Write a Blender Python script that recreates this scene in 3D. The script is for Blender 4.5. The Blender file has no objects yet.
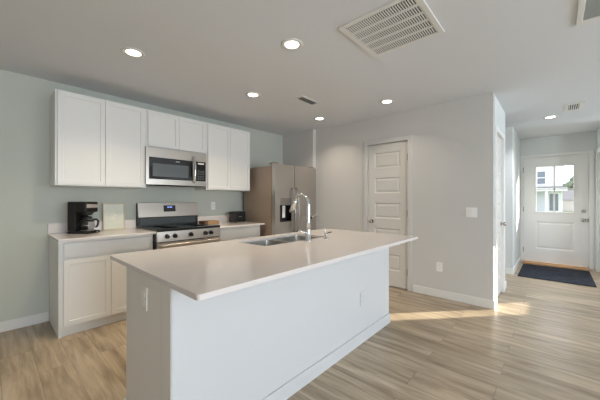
import bpy, bmesh, math, random
from mathutils import Vector, Matrix
random.seed(7)
C = bpy.context.scene.collection
SC = bpy.context.scene
PI = math.pi

# ------------------------------------------------------------------ camera, world, sun, daylight, exposure
cam_d = bpy.data.cameras.new('camera'); cam = bpy.data.objects.new('camera', cam_d); C.objects.link(cam)
cam_d.sensor_width = 36; cam_d.sensor_fit = 'HORIZONTAL'; cam_d.lens = 281.815 / 600 * 36
cam_d.clip_start = 0.02; cam_d.clip_end = 300
cam.location = (0, 0, 1.232); cam.rotation_euler = (PI / 2, 0, 0.735 - PI / 2)
SC.camera = cam

LAMP_W = 6.3
HALL_W = 13.5
WINDOW_W = 78.0
world = bpy.data.worlds.new('world'); SC.world = world; world.use_nodes = True
bg = world.node_tree.nodes['Background']
bg.inputs[0].default_value = (0.86, 0.92, 1.0, 1); bg.inputs[1].default_value = 2.9

sun_d = bpy.data.lights.new('sun', 'SUN'); sun = bpy.data.objects.new('sun', sun_d); C.objects.link(sun)
sun_d.energy = 15.0; sun_d.angle = 0.009; sun_d.color = (1, 0.93, 0.80)
SUN_DIR = Vector((-0.745, 0.667, -0.35))
sun.rotation_euler = SUN_DIR.to_track_quat('-Z', 'Y').to_euler()

def window_light(loc, sx, sz, rot, watts, color=(0.80, 0.90, 1.0)):
    d = bpy.data.lights.new('window_daylight', 'AREA'); d.shape = 'RECTANGLE'; d.size = sx; d.size_y = sz
    d.energy = watts; d.color = color
    o = bpy.data.objects.new('window_daylight', d); C.objects.link(o); o.location = loc; o.rotation_euler = rot
    return o
# daylight through the two living-room windows (rear wall) and the front room window
window_light((3.0, -4.06, 1.35), 1.7, 1.6, (PI / 2, 0, 0), WINDOW_W * 0.7)
window_light((0.2, -4.06, 1.35), 1.7, 1.6, (PI / 2, 0, 0), WINDOW_W * 1.9)
window_light((6.79, -2.16, 1.67), .55, .85, (PI / 2, 0, 0), WINDOW_W * 0.36)

vs = SC.view_settings
vs.view_transform = 'Standard'; vs.look = 'None'; vs.exposure = -0.05; vs.gamma = 1.0; vs.use_curve_mapping = False

# ------------------------------------------------------------------ materials
def srgb(r, g, b):
    def f(c):
        c /= 255.0
        return c / 12.92 if c <= 0.04045 else ((c + 0.055) / 1.055) ** 2.4
    return (f(r), f(g), f(b), 1)

def mat(name, col, rough=0.5, metal=0.0, noise=0.0, scale=40.0, bump=0.0, stretch=(1, 1, 1), spec=None, coat=0.0):
    m = bpy.data.materials.new(name); m.use_nodes = True
    nt = m.node_tree; b = nt.nodes['Principled BSDF']
    b.inputs['Base Color'].default_value = col; b.inputs['Roughness'].default_value = rough; b.inputs['Metallic'].default_value = metal
    if spec is not None: b.inputs['Specular IOR Level'].default_value = spec
    if coat: b.inputs['Coat Weight'].default_value = coat; b.inputs['Coat Roughness'].default_value = 0.08
    if noise or bump:
        tc = nt.nodes.new('ShaderNodeTexCoord'); mp = nt.nodes.new('ShaderNodeMapping'); mp.inputs['Scale'].default_value = stretch
        n = nt.nodes.new('ShaderNodeTexNoise'); n.inputs['Scale'].default_value = scale; n.inputs['Detail'].default_value = 4
        nt.links.new(tc.outputs['Object'], mp.inputs['Vector']); nt.links.new(mp.outputs[0], n.inputs['Vector'])
        if noise:
            mx = nt.nodes.new('ShaderNodeMix'); mx.data_type = 'RGBA'
            mx.inputs[6].default_value = tuple(c * (1 - noise) for c in col[:3]) + (1,)
            mx.inputs[7].default_value = tuple(min(1, c * (1 + noise)) for c in col[:3]) + (1,)
            nt.links.new(n.outputs['Fac'], mx.inputs[0]); nt.links.new(mx.outputs[2], b.inputs['Base Color'])
        if bump:
            bp = nt.nodes.new('ShaderNodeBump'); bp.inputs['Strength'].default_value = bump; bp.inputs['Distance'].default_value = 0.002
            nt.links.new(n.outputs['Fac'], bp.inputs['Height']); nt.links.new(bp.outputs[0], b.inputs['Normal'])
    return m

def emit(name, col, s):
    m = bpy.data.materials.new(name); m.use_nodes = True; nt = m.node_tree
    b = nt.nodes['Principled BSDF']; b.inputs['Base Color'].default_value = col
    b.inputs['Emission Color'].default_value = col; b.inputs['Emission Strength'].default_value = s
    return m

def glass(name, tint=(0.97, 0.98, 0.98, 1), gloss=0.6):
    m = bpy.data.materials.new(name); m.use_nodes = True; nt = m.node_tree
    nt.nodes.remove(nt.nodes['Principled BSDF']); out = nt.nodes['Material Output']
    t = nt.nodes.new('ShaderNodeBsdfTransparent'); t.inputs[0].default_value = tint
    g = nt.nodes.new('ShaderNodeBsdfGlossy'); g.inputs['Roughness'].default_value = 0.02
    lw = nt.nodes.new('ShaderNodeLayerWeight'); pw = nt.nodes.new('ShaderNodeMath'); pw.operation = 'POWER'; pw.inputs[1].default_value = 4
    nt.links.new(lw.outputs['Facing'], pw.inputs[0])
    ml = nt.nodes.new('ShaderNodeMath'); ml.operation = 'MULTIPLY_ADD'; ml.inputs[1].default_value = gloss; ml.inputs[2].default_value = .04 * gloss
    mx = nt.nodes.new('ShaderNodeMixShader')
    nt.links.new(pw.outputs[0], ml.inputs[0]); nt.links.new(ml.outputs[0], mx.inputs[0])
    nt.links.new(t.outputs[0], mx.inputs[1]); nt.links.new(g.outputs[0], mx.inputs[2]); nt.links.new(mx.outputs[0], out.inputs[0])
    return m

def floor_material():
    m = bpy.data.materials.new('oak_plank_floor'); m.use_nodes = True; nt = m.node_tree; N = nt.nodes; L = nt.links
    b = N['Principled BSDF']; b.inputs['Roughness'].default_value = 0.30
    tc = N.new('ShaderNodeTexCoord')
    mp = N.new('ShaderNodeMapping'); mp.inputs['Rotation'].default_value = (0, 0, PI / 2); mp.inputs['Location'].default_value = (0.37, 0.06, 0)
    L.new(tc.outputs['Object'], mp.inputs['Vector'])
    br = N.new('ShaderNodeTexBrick'); br.offset = 0.37; br.offset_frequency = 2
    br.inputs['Scale'].default_value = 1.0; br.inputs['Brick Width'].default_value = 1.22; br.inputs['Row Height'].default_value = 0.182
    br.inputs['Mortar Size'].default_value = 0.0016; br.inputs['Mortar Smooth'].default_value = 0.3; br.inputs['Bias'].default_value = 0.0
    br.inputs['Color1'].default_value = (0, 0, 0, 1); br.inputs['Color2'].default_value = (1, 1, 1, 1); br.inputs['Mortar'].default_value = (0.5, 0.5, 0.5, 1)
    L.new(mp.outputs[0], br.inputs['Vector'])
    # long grain: noise squeezed across the plank, shifted from plank to plank
    gs = N.new('ShaderNodeMapping'); gs.inputs['Scale'].default_value = (0.9, 8.5, 1.0)
    ad = N.new('ShaderNodeVectorMath'); ad.operation = 'MULTIPLY_ADD'; ad.inputs[1].default_value = (7, 3, 5)
    L.new(br.outputs['Color'], ad.inputs[0]); L.new(mp.outputs[0], ad.inputs[2]); L.new(ad.outputs[0], gs.inputs['Vector'])
    gn = N.new('ShaderNodeTexNoise'); gn.inputs['Scale'].default_value = 1.6; gn.inputs['Detail'].default_value = 7; gn.inputs['Roughness'].default_value = 0.62
    gn.inputs['Distortion'].default_value = 0.6
    L.new(gs.outputs[0], gn.inputs['Vector'])
    rp = N.new('ShaderNodeValToRGB')
    e = rp.color_ramp.elements
    e[0].position = 0.27; e[0].color = srgb(*FLOOR[0]); e[1].position = 0.72; e[1].color = srgb(*FLOOR[2])
    k = e.new(0.50); k.color = srgb(*FLOOR[1])
    L.new(gn.outputs['Fac'], rp.inputs[0])
    hv = N.new('ShaderNodeHueSaturation')
    vr = N.new('ShaderNodeMapRange'); vr.inputs['To Min'].default_value = 0.84; vr.inputs['To Max'].default_value = 1.10
    L.new(br.outputs['Color'], vr.inputs['Value']); L.new(vr.outputs[0], hv.inputs['Value']); L.new(rp.outputs[0], hv.inputs['Color'])
    mx = N.new('ShaderNodeMix'); mx.data_type = 'RGBA'; mx.inputs[7].default_value = srgb(96, 76, 56)
    sc = N.new('ShaderNodeMath'); sc.operation = 'MULTIPLY'; sc.inputs[1].default_value = 0.65
    L.new(br.outputs['Fac'], sc.inputs[0]); L.new(sc.outputs[0], mx.inputs[0]); L.new(hv.outputs[0], mx.inputs[6]); L.new(mx.outputs[2], b.inputs['Base Color'])
    bp = N.new('ShaderNodeBump'); bp.inputs['Strength'].default_value = 0.25; bp.inputs['Distance'].default_value = 0.002; bp.invert = True
    L.new(br.outputs['Fac'], bp.inputs['Height']); L.new(bp.outputs[0], b.inputs['Normal'])
    return m
FLOOR = [(120, 101, 80), (172, 153, 128), (206, 189, 165)]

M = dict(
    ceiling=mat('ceiling_paint', srgb(221, 223, 226), 0.9, bump=0.15, scale=220),
    wall=mat('greige_wall_paint', srgb(203, 200, 196), 0.75, bump=0.08, scale=260),
    sage=mat('sage_wall_paint', srgb(193, 195, 185), 0.75, bump=0.08, scale=260),
    entry=mat('pale_grey_wall_paint', srgb(226, 229, 228), 0.75, bump=0.08, scale=260),
    trim=mat('white_trim_paint', srgb(242, 241, 239), 0.4),
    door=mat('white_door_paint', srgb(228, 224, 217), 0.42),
    cab=mat('white_cabinet_paint', srgb(229, 227, 223), 0.38),
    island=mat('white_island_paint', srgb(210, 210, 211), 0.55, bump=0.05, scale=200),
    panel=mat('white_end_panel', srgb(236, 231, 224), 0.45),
    quartz=mat('white_quartz', srgb(222, 214, 210), 0.14, noise=0.03, scale=60),
    steel=mat('brushed_stainless', (0.52, 0.49, 0.46, 1), 0.30, 1.0, noise=0.06, scale=30, stretch=(1, 1, 30)),
    steel_h=mat('brushed_stainless_horizontal', (0.54, 0.49, 0.44, 1), 0.28, 1.0, noise=0.05, scale=30, stretch=(1, 1, 40)),
    fridge_side=mat('grey_brown_appliance_side', srgb(156, 139, 125), 0.45, 0.2),
    sink=mat('satin_stainless', (0.50, 0.49, 0.47, 1), 0.35, 1.0),
    chrome=mat('chrome', (0.78, 0.78, 0.78, 1), 0.12, 1.0),
    nickel=mat('satin_nickel', (0.45, 0.42, 0.38, 1), 0.25, 1.0),
    black=mat('black_plastic', srgb(22, 21, 21), 0.32),
    gloss=mat('black_glass', srgb(12, 12, 14), 0.06, coat=0.5),
    ctop=mat('black_ceramic_glass', srgb(20, 22, 25), 0.18),
    darkwin=mat('microwave_window_mesh', srgb(88, 92, 96), 0.22, noise=0.1, scale=300),
    offwhite=mat('off_white_trim_paint', srgb(220, 217, 213), 0.45),
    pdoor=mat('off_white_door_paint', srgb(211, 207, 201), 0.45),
    silver=mat('silver_paint', srgb(196, 184, 178), 0.3, 0.3),
    glass_refl=mat('black_glass_painted_reflection', srgb(70, 77, 80), 0.12),  # blue-grey of the reflected wall, painted into black glass
    steel_d=mat('dark_brushed_steel', (0.36, 0.34, 0.32, 1), 0.30, 1.0),
    knob=mat('dark_knob', srgb(30, 24, 22), 0.35),
    dark=mat('dark_gap', srgb(34, 31, 29), 0.8),
    vent=mat('white_vent_metal', srgb(224, 222, 217), 0.5),
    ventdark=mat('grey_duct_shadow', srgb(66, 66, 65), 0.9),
    filt=mat('grey_filter_mesh', srgb(150, 155, 150), 0.9, noise=0.12, scale=400),
    plate=mat('white_plastic_plate', srgb(238, 236, 232), 0.35),
    tan=mat('pale_wood_frame', srgb(204, 186, 158), 0.5, noise=0.08, scale=20, stretch=(1, 1, 0.1)),
    print_=mat('pale_green_print', srgb(220, 221, 206), 0.6, noise=0.03, scale=30),
    motif=mat('faint_cream_motif', srgb(240, 234, 216), 0.6),
    board=mat('oak_cutting_board', srgb(176, 138, 98), 0.5, noise=0.16, scale=14, stretch=(0.3, 6, 6)),
    board_end=mat('walnut_end_block', srgb(104, 70, 48), 0.5, noise=0.2, scale=30),
    mat_=None,
    oak=mat('oak_threshold', srgb(186, 142, 92), 0.45, noise=0.1, scale=20, stretch=(6, 0.5, 1)),
    coffee=mat('brewed_coffee', srgb(36, 22, 14), 0.1),
    floor=floor_material(),
    lens=emit('lamp_lens', (1.0, 0.90, 0.76, 1), 12.0),
    hall_lens=emit('hall_lamp_lens', (1.0, 0.97, 0.92, 1), 12.0),
    blue=emit('blue_clock_segment', (0.25, 0.35, 1.0, 1), 2.0),
    pane=glass('clear_pane'), carafe=glass('carafe_glass', (0.80, 0.80, 0.80, 1), 1.0),
    siding=mat('white_siding', srgb(226, 228, 234), 0.8, noise=0.02, scale=3, stretch=(1, 1, 20)),
    ext_trim=mat('white_exterior_trim', srgb(236, 237, 240), 0.6),
    ext_glass=mat('dark_house_glass', srgb(118, 124, 136), 0.15),
    shingle=mat('grey_shingles', srgb(136, 132, 134), 0.9, noise=0.12, scale=8),
    garage=mat('pale_garage_door', srgb(214, 216, 222), 0.6),
    grass=mat('lawn', srgb(120, 128, 96), 0.95, noise=0.2, scale=6),
    concrete=mat('concrete', srgb(190, 188, 182), 0.9, noise=0.06, scale=5),
    leaf=mat('grey_green_leaves', srgb(112, 124, 104), 0.8, noise=0.25, scale=3),
    bark=mat('bark', srgb(94, 84, 74), 0.9),
    fence=mat('pale_fence', srgb(206, 198, 194), 0.8),
)
def rug_material():
    m = bpy.data.materials.new('navy_woven_mat'); m.use_nodes = True; nt = m.node_tree; b = nt.nodes['Principled BSDF']
    b.inputs['Roughness'].default_value = 0.95
    tc = nt.nodes.new('ShaderNodeTexCoord'); n = nt.nodes.new('ShaderNodeTexNoise'); n.inputs['Scale'].default_value = 24; n.inputs['Detail'].default_value = 5
    n.inputs['Roughness'].default_value = 0.7
    r = nt.nodes.new('ShaderNodeValToRGB'); r.color_ramp.elements[0].position = 0.44; r.color_ramp.elements[0].color = srgb(5, 7, 13)
    r.color_ramp.elements[1].position = 0.64; r.color_ramp.elements[1].color = srgb(44, 54, 76)
    nt.links.new(tc.outputs['Object'], n.inputs['Vector']); nt.links.new(n.outputs['Fac'], r.inputs[0]); nt.links.new(r.outputs[0], b.inputs['Base Color'])
    bp = nt.nodes.new('ShaderNodeBump'); bp.inputs['Strength'].default_value = 0.6; bp.inputs['Distance'].default_value = 0.004
    nt.links.new(n.outputs['Fac'], bp.inputs['Height']); nt.links.new(bp.outputs[0], b.inputs['Normal'])
    return m
M['mat_'] = rug_material()

# ------------------------------------------------------------------ mesh builder
class MB:
    def __init__(s): s.bm = bmesh.new()
    def _take(s, verts, M4=None):
        if M4 is not None: bmesh.ops.transform(s.bm, matrix=M4, verts=verts)
    def box(s, x0, x1, y0, y1, z0, z1, bevel=0.0, seg=2):
        x0, x1 = sorted((x0, x1)); y0, y1 = sorted((y0, y1)); z0, z1 = sorted((z0, z1))
        r = bmesh.ops.create_cube(s.bm, size=1)
        vs_ = r['verts']
        for v in vs_: v.co = Vector(((x0 + x1) / 2 + v.co.x * (x1 - x0), (y0 + y1) / 2 + v.co.y * (y1 - y0), (z0 + z1) / 2 + v.co.z * (z1 - z0)))
        if bevel:
            es = list({e for v in vs_ for e in v.link_edges})
            bmesh.ops.bevel(s.bm, geom=es, offset=bevel, segments=seg, profile=0.5, affect='EDGES')
        return s
    def shaker(s, x0, x1, yf, z0, z1, th=0.02, rail=0.057, depth=0.008):
        # a recessed-panel door whose front faces -Y at y = yf
        r = bmesh.ops.create_cube(s.bm, size=1); vv = r['verts']
        for v in vv: v.co = Vector(((x0 + x1) / 2 + v.co.x * (x1 - x0), yf + th / 2 + v.co.y * th, (z0 + z1) / 2 + v.co.z * (z1 - z0)))
        f = min({f for v in vv for f in v.link_faces}, key=lambda f: f.calc_center_median().y)
        bmesh.ops.inset_individual(s.bm, faces=[f], thickness=rail)
        bmesh.ops.inset_individual(s.bm, faces=[f], thickness=0.004)
        for v in f.verts: v.co.y += depth
        return s
    def frustum_panel(s, corners_out, corners_in):
        a = [s.bm.verts.new(c) for c in corners_out]; b = [s.bm.verts.new(c) for c in corners_in]
        for i in range(4): s.bm.faces.new((a[i], a[(i + 1) % 4], b[(i + 1) % 4], b[i]))
        s.bm.faces.new(b); return s
    def cyl(s, p0, p1, r0, r1=None, seg=20, smooth=True):
        p0, p1 = Vector(p0), Vector(p1); r1 = r0 if r1 is None else r1
        d = p1 - p0
        r = bmesh.ops.create_cone(s.bm, cap_ends=True, segments=seg, radius1=r0, radius2=r1, depth=d.length)
        q = Vector((0, 0, 1)).rotation_difference(d.normalized()).to_matrix().to_4x4()
        bmesh.ops.transform(s.bm, matrix=Matrix.Translation((p0 + p1) / 2) @ q, verts=r['verts'])
        if smooth:
            for f in {f for v in r['verts'] for f in v.link_faces}:
                if len(f.verts) == 4: f.smooth = True
        return s
    def ball(s, c, r, sc=(1, 1, 1), seg=16):
        g = bmesh.ops.create_uvsphere(s.bm, u_segments=seg, v_segments=seg // 2 + 2, radius=r)
        bmesh.ops.transform(s.bm, matrix=Matrix.Translation(c) @ Matrix.Diagonal((*sc, 1)), verts=g['verts'])
        for f in {f for v in g['verts'] for f in v.link_faces}: f.smooth = True
        return s
    def tube(s, pts, r, seg=12, radii=None):
        pts = [Vector(p) for p in pts]; rings = []; up = None
        for i, p in enumerate(pts):
            t = (pts[min(i + 1, len(pts) - 1)] - pts[max(i - 1, 0)]).normalized()
            if up is None: up = t.orthogonal().normalized()
            up = (up - t * up.dot(t)).normalized(); w = t.cross(up)
            rr = radii[i] if radii else r
            rings.append([s.bm.verts.new(p + rr * (math.cos(2 * PI * k / seg) * up + math.sin(2 * PI * k / seg) * w)) for k in range(seg)])
        for a, b in zip(rings, rings[1:]):
            for k in range(seg): s.bm.faces.new((a[k], a[(k + 1) % seg], b[(k + 1) % seg], b[k])).smooth = True
        s.bm.faces.new(list(reversed(rings[0]))); s.bm.faces.new(rings[-1]); return s
    def lathe(s, c, prof, seg=28, smooth=True):
        c = Vector(c); rings = []
        for r, z in prof: rings.append([s.bm.verts.new(c + Vector((r * math.cos(2 * PI * k / seg), r * math.sin(2 * PI * k / seg), z))) for k in range(seg)])
        for a, b in zip(rings, rings[1:]):
            for k in range(seg):
                f = s.bm.faces.new((a[k], a[(k + 1) % seg], b[(k + 1) % seg], b[k])); f.smooth = smooth
        if prof[0][0] > 1e-4: s.bm.faces.new(list(reversed(rings[0])))
        if prof[-1][0] > 1e-4: s.bm.faces.new(rings[-1])
        return s
    def prism(s, poly, axis, a0, a1):
        # poly: 2D outline; axis 0 -> (y,z), 1 -> (x,z), 2 -> (x,y)
        def P(p, a): return [(a, p[0], p[1]), (p[0], a, p[1]), (p[0], p[1], a)][axis]
        A = [s.bm.verts.new(P(p, a0)) for p in poly]; B = [s.bm.verts.new(P(p, a1)) for p in poly]
        n = len(poly)
        for i in range(n): s.bm.faces.new((A[i], A[(i + 1) % n], B[(i + 1) % n], B[i]))
        s.bm.faces.new(list(reversed(A))); s.bm.faces.new(B); return s
    def turn(s, pivot, ang):
        bmesh.ops.transform(s.bm, matrix=Matrix.Translation(pivot) @ Matrix.Rotation(ang, 4, 'Z') @ Matrix.Translation(-Vector(pivot)), verts=s.bm.verts); return s
    def build(s, name, m, parent=None, label=None, origin=None):
        bmesh.ops.recalc_face_normals(s.bm, faces=s.bm.faces)
        if parent is not None: org = Vector(parent['_org'])
        elif origin is not None: org = Vector(origin)
        else:
            xs = [v.co for v in s.bm.verts]
            org = Vector(((min(v.x for v in xs) + max(v.x for v in xs)) / 2, (min(v.y for v in xs) + max(v.y for v in xs)) / 2, min(v.z for v in xs)))
        bmesh.ops.translate(s.bm, vec=-org, verts=s.bm.verts)
        me = bpy.data.meshes.new(name); s.bm.to_mesh(me); s.bm.free()
        me.materials.append(M[m] if isinstance(m, str) else m)
        o = bpy.data.objects.new(name, me); C.objects.link(o)
        if parent is not None: o.parent = parent
        else: o.location = org
        o['_org'] = tuple(org)
        if label: o['label'] = label
        return o

def tag(o, label, cat, group=None, kind=None):
    o['label'] = label; o['category'] = cat
    if group: o['group'] = group
    if kind: o['kind'] = kind
    return o
def thing(name, loc, label, cat, group=None, kind=None):
    o = bpy.data.objects.new(name, None); C.objects.link(o); o.location = loc; o.empty_display_size = 0.1
    o['_org'] = tuple(loc); return tag(o, label, cat, group, kind)
def struct(mb, name, m, label, cat): return tag(mb.build(name, m), label, cat, kind='structure')

# ------------------------------------------------------------------ the shell
H = 2.449
XL, XR, YB, YF = -2.6, 7.185, 3.826, -4.0       # left wall, front wall, kitchen wall, rear wall
XP = 3.825                                       # pantry wall
YH = 0.515                                       # hall wall
struct(MB().box(XL - .1, XR + .12, YF - .1, YB + .1, -0.12, 0), 'floor', 'floor', 'oak-look plank floor running through kitchen and hall', 'floor')
struct(MB().box(XL - .1, XR + .12, YF - .1, YB + .1, H, H + .12), 'ceiling', 'ceiling', 'flat pale ceiling with recessed lights', 'ceiling')
struct(MB().box(XL - .1, 3.85, YB, YB + .1, 0, H), 'wall_back', 'sage', 'sage green kitchen wall behind the cabinets', 'wall')
struct(MB().box(XL - .1, XL, YF, YB, 0, H), 'wall_left', 'wall', 'plain wall left of the kitchen, out of frame', 'wall')
# stub between refrigerator and pantry wall
struct(MB().box(3.745, 3.925, 3.085, YB, 0, H), 'wall_recess', 'wall', 'short wall return beside the refrigerator', 'wall')
D1 = (1.486, 2.089)                              # pantry door
w = MB(); w.box(XP, XP + .1, D1[1] + .012, 3.085, 0, H).box(XP, XP + .1, YH, D1[0] - .012, 0, H).box(XP, XP + .1, D1[0] - .012, D1[1] + .012, 2.052, H)
struct(w, 'wall_pantry', 'wall', 'greige wall holding the pantry door and switch', 'wall')
D2 = (4.02, 4.62)                                # hall closet door
w = MB(); w.box(XP + .1, D2[0] - .01, YH, YH + .1, 0, H).box(D2[1] + .01, 4.87, YH, YH + .1, 0, H).box(D2[0] - .01, D2[1] + .01, YH, YH + .1, 2.052, H)
struct(w, 'wall_hall', 'entry', 'hall wall with narrow closet door', 'wall')
struct(MB().box(5.80, XR, YH, YH + .1, 0, H).box(5.80, 5.9, YH + .1, 2.2, 0, H), 'wall_entry', 'entry', 'white wall left of the front door', 'wall')
struct(MB().box(4.77, 4.87, YH + .1, 2.2, 0, H).box(4.77, 5.9, 2.2, 2.3, 0, H), 'wall_passage', 'entry', 'walls of the side passage off the hall', 'wall')
D3 = (-0.450, 0.472)                             # front door
w = MB(); w.box(XR, XR + .12, D3[1] + .01, YH + .1, 0, H).box(XR, XR + .12, -.65, D3[0] - .01, 0, H).box(XR, XR + .12, D3[0] - .01, D3[1] + .01, 2.07, H)
struct(w, 'wall_front', 'entry', 'pale wall around the white front door', 'wall')
# front room beyond the right hall wall: its outer wall with a narrow window
YS = -2.10
NW = (6.49, 7.09); NZ = (1.22, 2.12)
w = MB(); w.box(XR, XR + .12, YS - .1, -.65, 0, H)
w.box(4.4, NW[0], YS - .1, YS, 0, H)
w.box(NW[0], NW[1], YS - .1, YS, 0, NZ[0]).box(NW[0], NW[1], YS - .1, YS, NZ[1], H).box(NW[1], XR, YS - .1, YS, 0, H)
w.box(4.4, 4.5, YF, YS - .1, 0, H)
struct(w, 'wall_street', 'entry', 'front room walls with windows, out of frame', 'wall')
D4 = (6.42, 7.02)                                # closet door on the right hall wall
w = MB(); w.box(6.34, D4[0] - .01, -.65, -.55, 0, H).box(D4[1] + .01, XR, -.65, -.55, 0, H).box(D4[0] - .01, D4[1] + .01, -.65, -.55, 2.052, H)
struct(w, 'wall_right', 'entry', 'short wall right of the front door', 'wall')
w = MB(); ox = [(-.7, 1.1), (2.1, 3.9)]
w.box(XL, -.7, YF - .1, YF, 0, H).box(1.1, 2.1, YF - .1, YF, 0, H).box(3.9, 4.5, YF - .1, YF, 0, H)
for a, b in ox: w.box(a, b, YF - .1, YF, 0, .5).box(a, b, YF - .1, YF, 2.15, H)
struct(w, 'wall_rear', 'wall', 'living room wall with two windows behind the viewer', 'wall')

def window(n, label, boxes_frame, pane):
    r = thing('window_%d' % n, ((pane[0] + pane[1]) / 2, (pane[2] + pane[3]) / 2, pane[4]), label, 'window', kind='structure')
    f = MB()
    for b in boxes_frame: f.box(*b)
    f.build('window_frame', 'trim', r); MB().box(*pane).build('window_pane', 'pane', r); return r
for i, (a, b) in enumerate(ox):
    y0, y1 = YF - .07, YF - .03
    window(i + 1, 'living room window in the rear wall, ' + ('left one' if i == 0 else 'right one'),
           [(a, a + .05, y0, y1, .5, 2.15), (b - .05, b, y0, y1, .5, 2.15), (a, b, y0, y1, .5, .55), (a, b, y0, y1, 2.10, 2.15), (a, b, y0, y1, 1.30, 1.34)],
           (a + .05, b - .05, YF - .052, YF - .048, .55, 2.10))
def side_window(n, label, X_, Z_, f):
    y0, y1 = YS - .07, YS - .03
    window(n, label, [(X_[0], X_[0] + f, y0, y1, *Z_), (X_[1] - f, X_[1], y0, y1, *Z_), (*X_, y0, y1, Z_[0], Z_[0] + f), (*X_, y0, y1, Z_[1] - f, Z_[1])],
           (X_[0] + f, X_[1] - f, YS - .052, YS - .048, Z_[0] + f, Z_[1] - f))
side_window(3, 'narrow front room window, out of frame', NW, NZ, .015)

# baseboards
BH, BT = 0.098, 0.013
def baseboard(name, label, *boxes, bm_='trim'):
    m = MB()
    for b in boxes: m.box(*b, bevel=0.004, seg=1)
    struct(m, name, bm_, label, 'baseboard')
baseboard('baseboard_back', 'white baseboard along the sage wall left of the cabinets', (XL, .415, YB - BT, YB, 0, BH), bm_='offwhite')
baseboard('baseboard_pantry', 'white baseboard along the pantry wall', (XP - BT, XP, D1[1] + .075, 3.08, 0, BH), (XP - BT, XP, YH - BT, D1[0] - .07, 0, BH), bm_='offwhite')
baseboard('baseboard_hall', 'short white baseboards beside the hall closet door', (XP, D2[0] - .065, YH - BT, YH, 0, BH), (D2[1] + .065, 4.87 + BT, YH - BT, YH, 0, BH), (4.87, 4.87 + BT, YH, 2.2, 0, BH))
baseboard('baseboard_entry', 'white baseboard left of the front door', (5.80 - BT, XR, YH - BT, YH, 0, BH), (5.80 - BT, 5.80, YH, 2.2, 0, BH))
baseboard('baseboard_right', 'white baseboard right of the front door', (D4[1] + .07, XR, -.55, -.55 + BT, 0, BH), (6.34, D4[0] - .07, -.55, -.55 + BT, 0, BH))

# ------------------------------------------------------------------ doors
def place(mb, kind, at):
    # door meshes are drawn facing -Y around the origin; turn them into the wall
    ang = {'pantry': -PI / 2, 'hall': 0.0, 'right': PI}[kind]
    bmesh.ops.transform(mb.bm, matrix=Matrix.Translation(at) @ Matrix.Rotation(ang, 4, 'Z'), verts=mb.bm.verts); return mb
def panel_leaf(wd, ht, th=.035, z0=.012):
    # five equal panels, x from 0 to wd, front at y = 0, facing -Y
    m = MB(); st = .108; n = 5; ph = .228
    pitch = .3655; zc = [z0 + .335 + pitch * i for i in range(n)]
    edges = [z0] + sum([[z - ph / 2, z + ph / 2] for z in zc], []) + [ht]
    m.box(0, st, 0, th, z0, ht); m.box(wd - st, wd, 0, th, z0, ht)
    for i in range(0, len(edges), 2): m.box(st, wd - st, 0, th, edges[i], edges[i + 1])
    for z in zc:
        a0, a1, b0, b1 = st, wd - st, z - ph / 2, z + ph / 2
        k1, k2, k3 = .014, .024, .042
        def rc(k, y): return [(a0 + k, y, b0 + k), (a1 - k, y, b0 + k), (a1 - k, y, b1 - k), (a0 + k, y, b1 - k)]
        m.frustum_panel(rc(0, 0), rc(k1, .010)); m.bm.faces.remove(m.bm.faces[:][-1]) if False else None
        m.frustum_panel(rc(k2, .0095), rc(k3, .003))
        m.box(a0, a1, .0101, th, b0, b1)
    return m
def knob_mb(x, z):
    m = MB(); m.cyl((x, 0, z), (x, -.008, z), .030, .028); m.cyl((x, -.008, z), (x, -.034, z), .011)
    m.ball((x, -.046, z), .027, (1, .72, 1)); return m
def interior_door(n, kind, at, wd, label, knob_x, hinge_x, both=False):
    r = thing('door_%d' % n, at, label, 'door', kind='structure')
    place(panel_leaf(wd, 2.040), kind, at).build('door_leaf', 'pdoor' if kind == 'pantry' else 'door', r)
    if knob_x is not None: place(knob_mb(knob_x, .918), kind, at).build('doorknob', 'nickel', r, 'round satin nickel doorknob')
    for z in (.24, 1.05, 1.82):
        place(MB().cyl((hinge_x, -.004, z - .045), (hinge_x, -.004, z + .045), .006).box(hinge_x - .014, hinge_x + .014, -.002, .0, z - .045, z + .045), kind, at).build('hinge', 'nickel', r)
    return r
interior_door(1, 'pantry', (XP + .018, D1[1], 0), D1[1] - D1[0], 'white five-panel pantry door with nickel knob, right of the refrigerator', .062, D1[1] - D1[0])
interior_door(2, 'hall', (D2[0], YH + .018, 0), D2[1] - D2[0], 'narrow white five-panel closet door on the left hall wall', .535, .0)
interior_door(4, 'right', (D4[1], -.568, 0), D4[1] - D4[0], 'white five-panel closet door at the right edge of the hall', None, .6)
def casing(n, label, kind, at, wd, cw=.060, ct=.014, ht=2.050):
    m = MB(); m.box(-cw, -.004, -ct, 0, 0, ht + cw, bevel=.003, seg=1).box(wd + .004, wd + cw, -ct, 0, 0, ht + cw, bevel=.003, seg=1).box(-.006, wd + .006, -ct, 0, ht, ht + cw, bevel=.003, seg=1)
    m.box(-.012, -.004, 0, .09, 0, ht); m.box(wd + .004, wd + .012, 0, .09, 0, ht); m.box(-.012, wd + .012, 0, .09, ht, ht + .002)
    place(m, kind, at); struct(m, 'trim_%d' % n, 'wall' if kind == 'pantry' else 'trim', label, 'door casing')
casing(1, 'flat casing around the pantry door', 'pantry', (XP, D1[1], 0), D1[1] - D1[0])
casing(2, 'white casing around the hall closet door', 'hall', (D2[0], YH, 0), D2[1] - D2[0])
casing(4, 'white casing around the closet door right of the mat', 'right', (D4[1], -.55, 0), D4[1] - D4[0])

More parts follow.
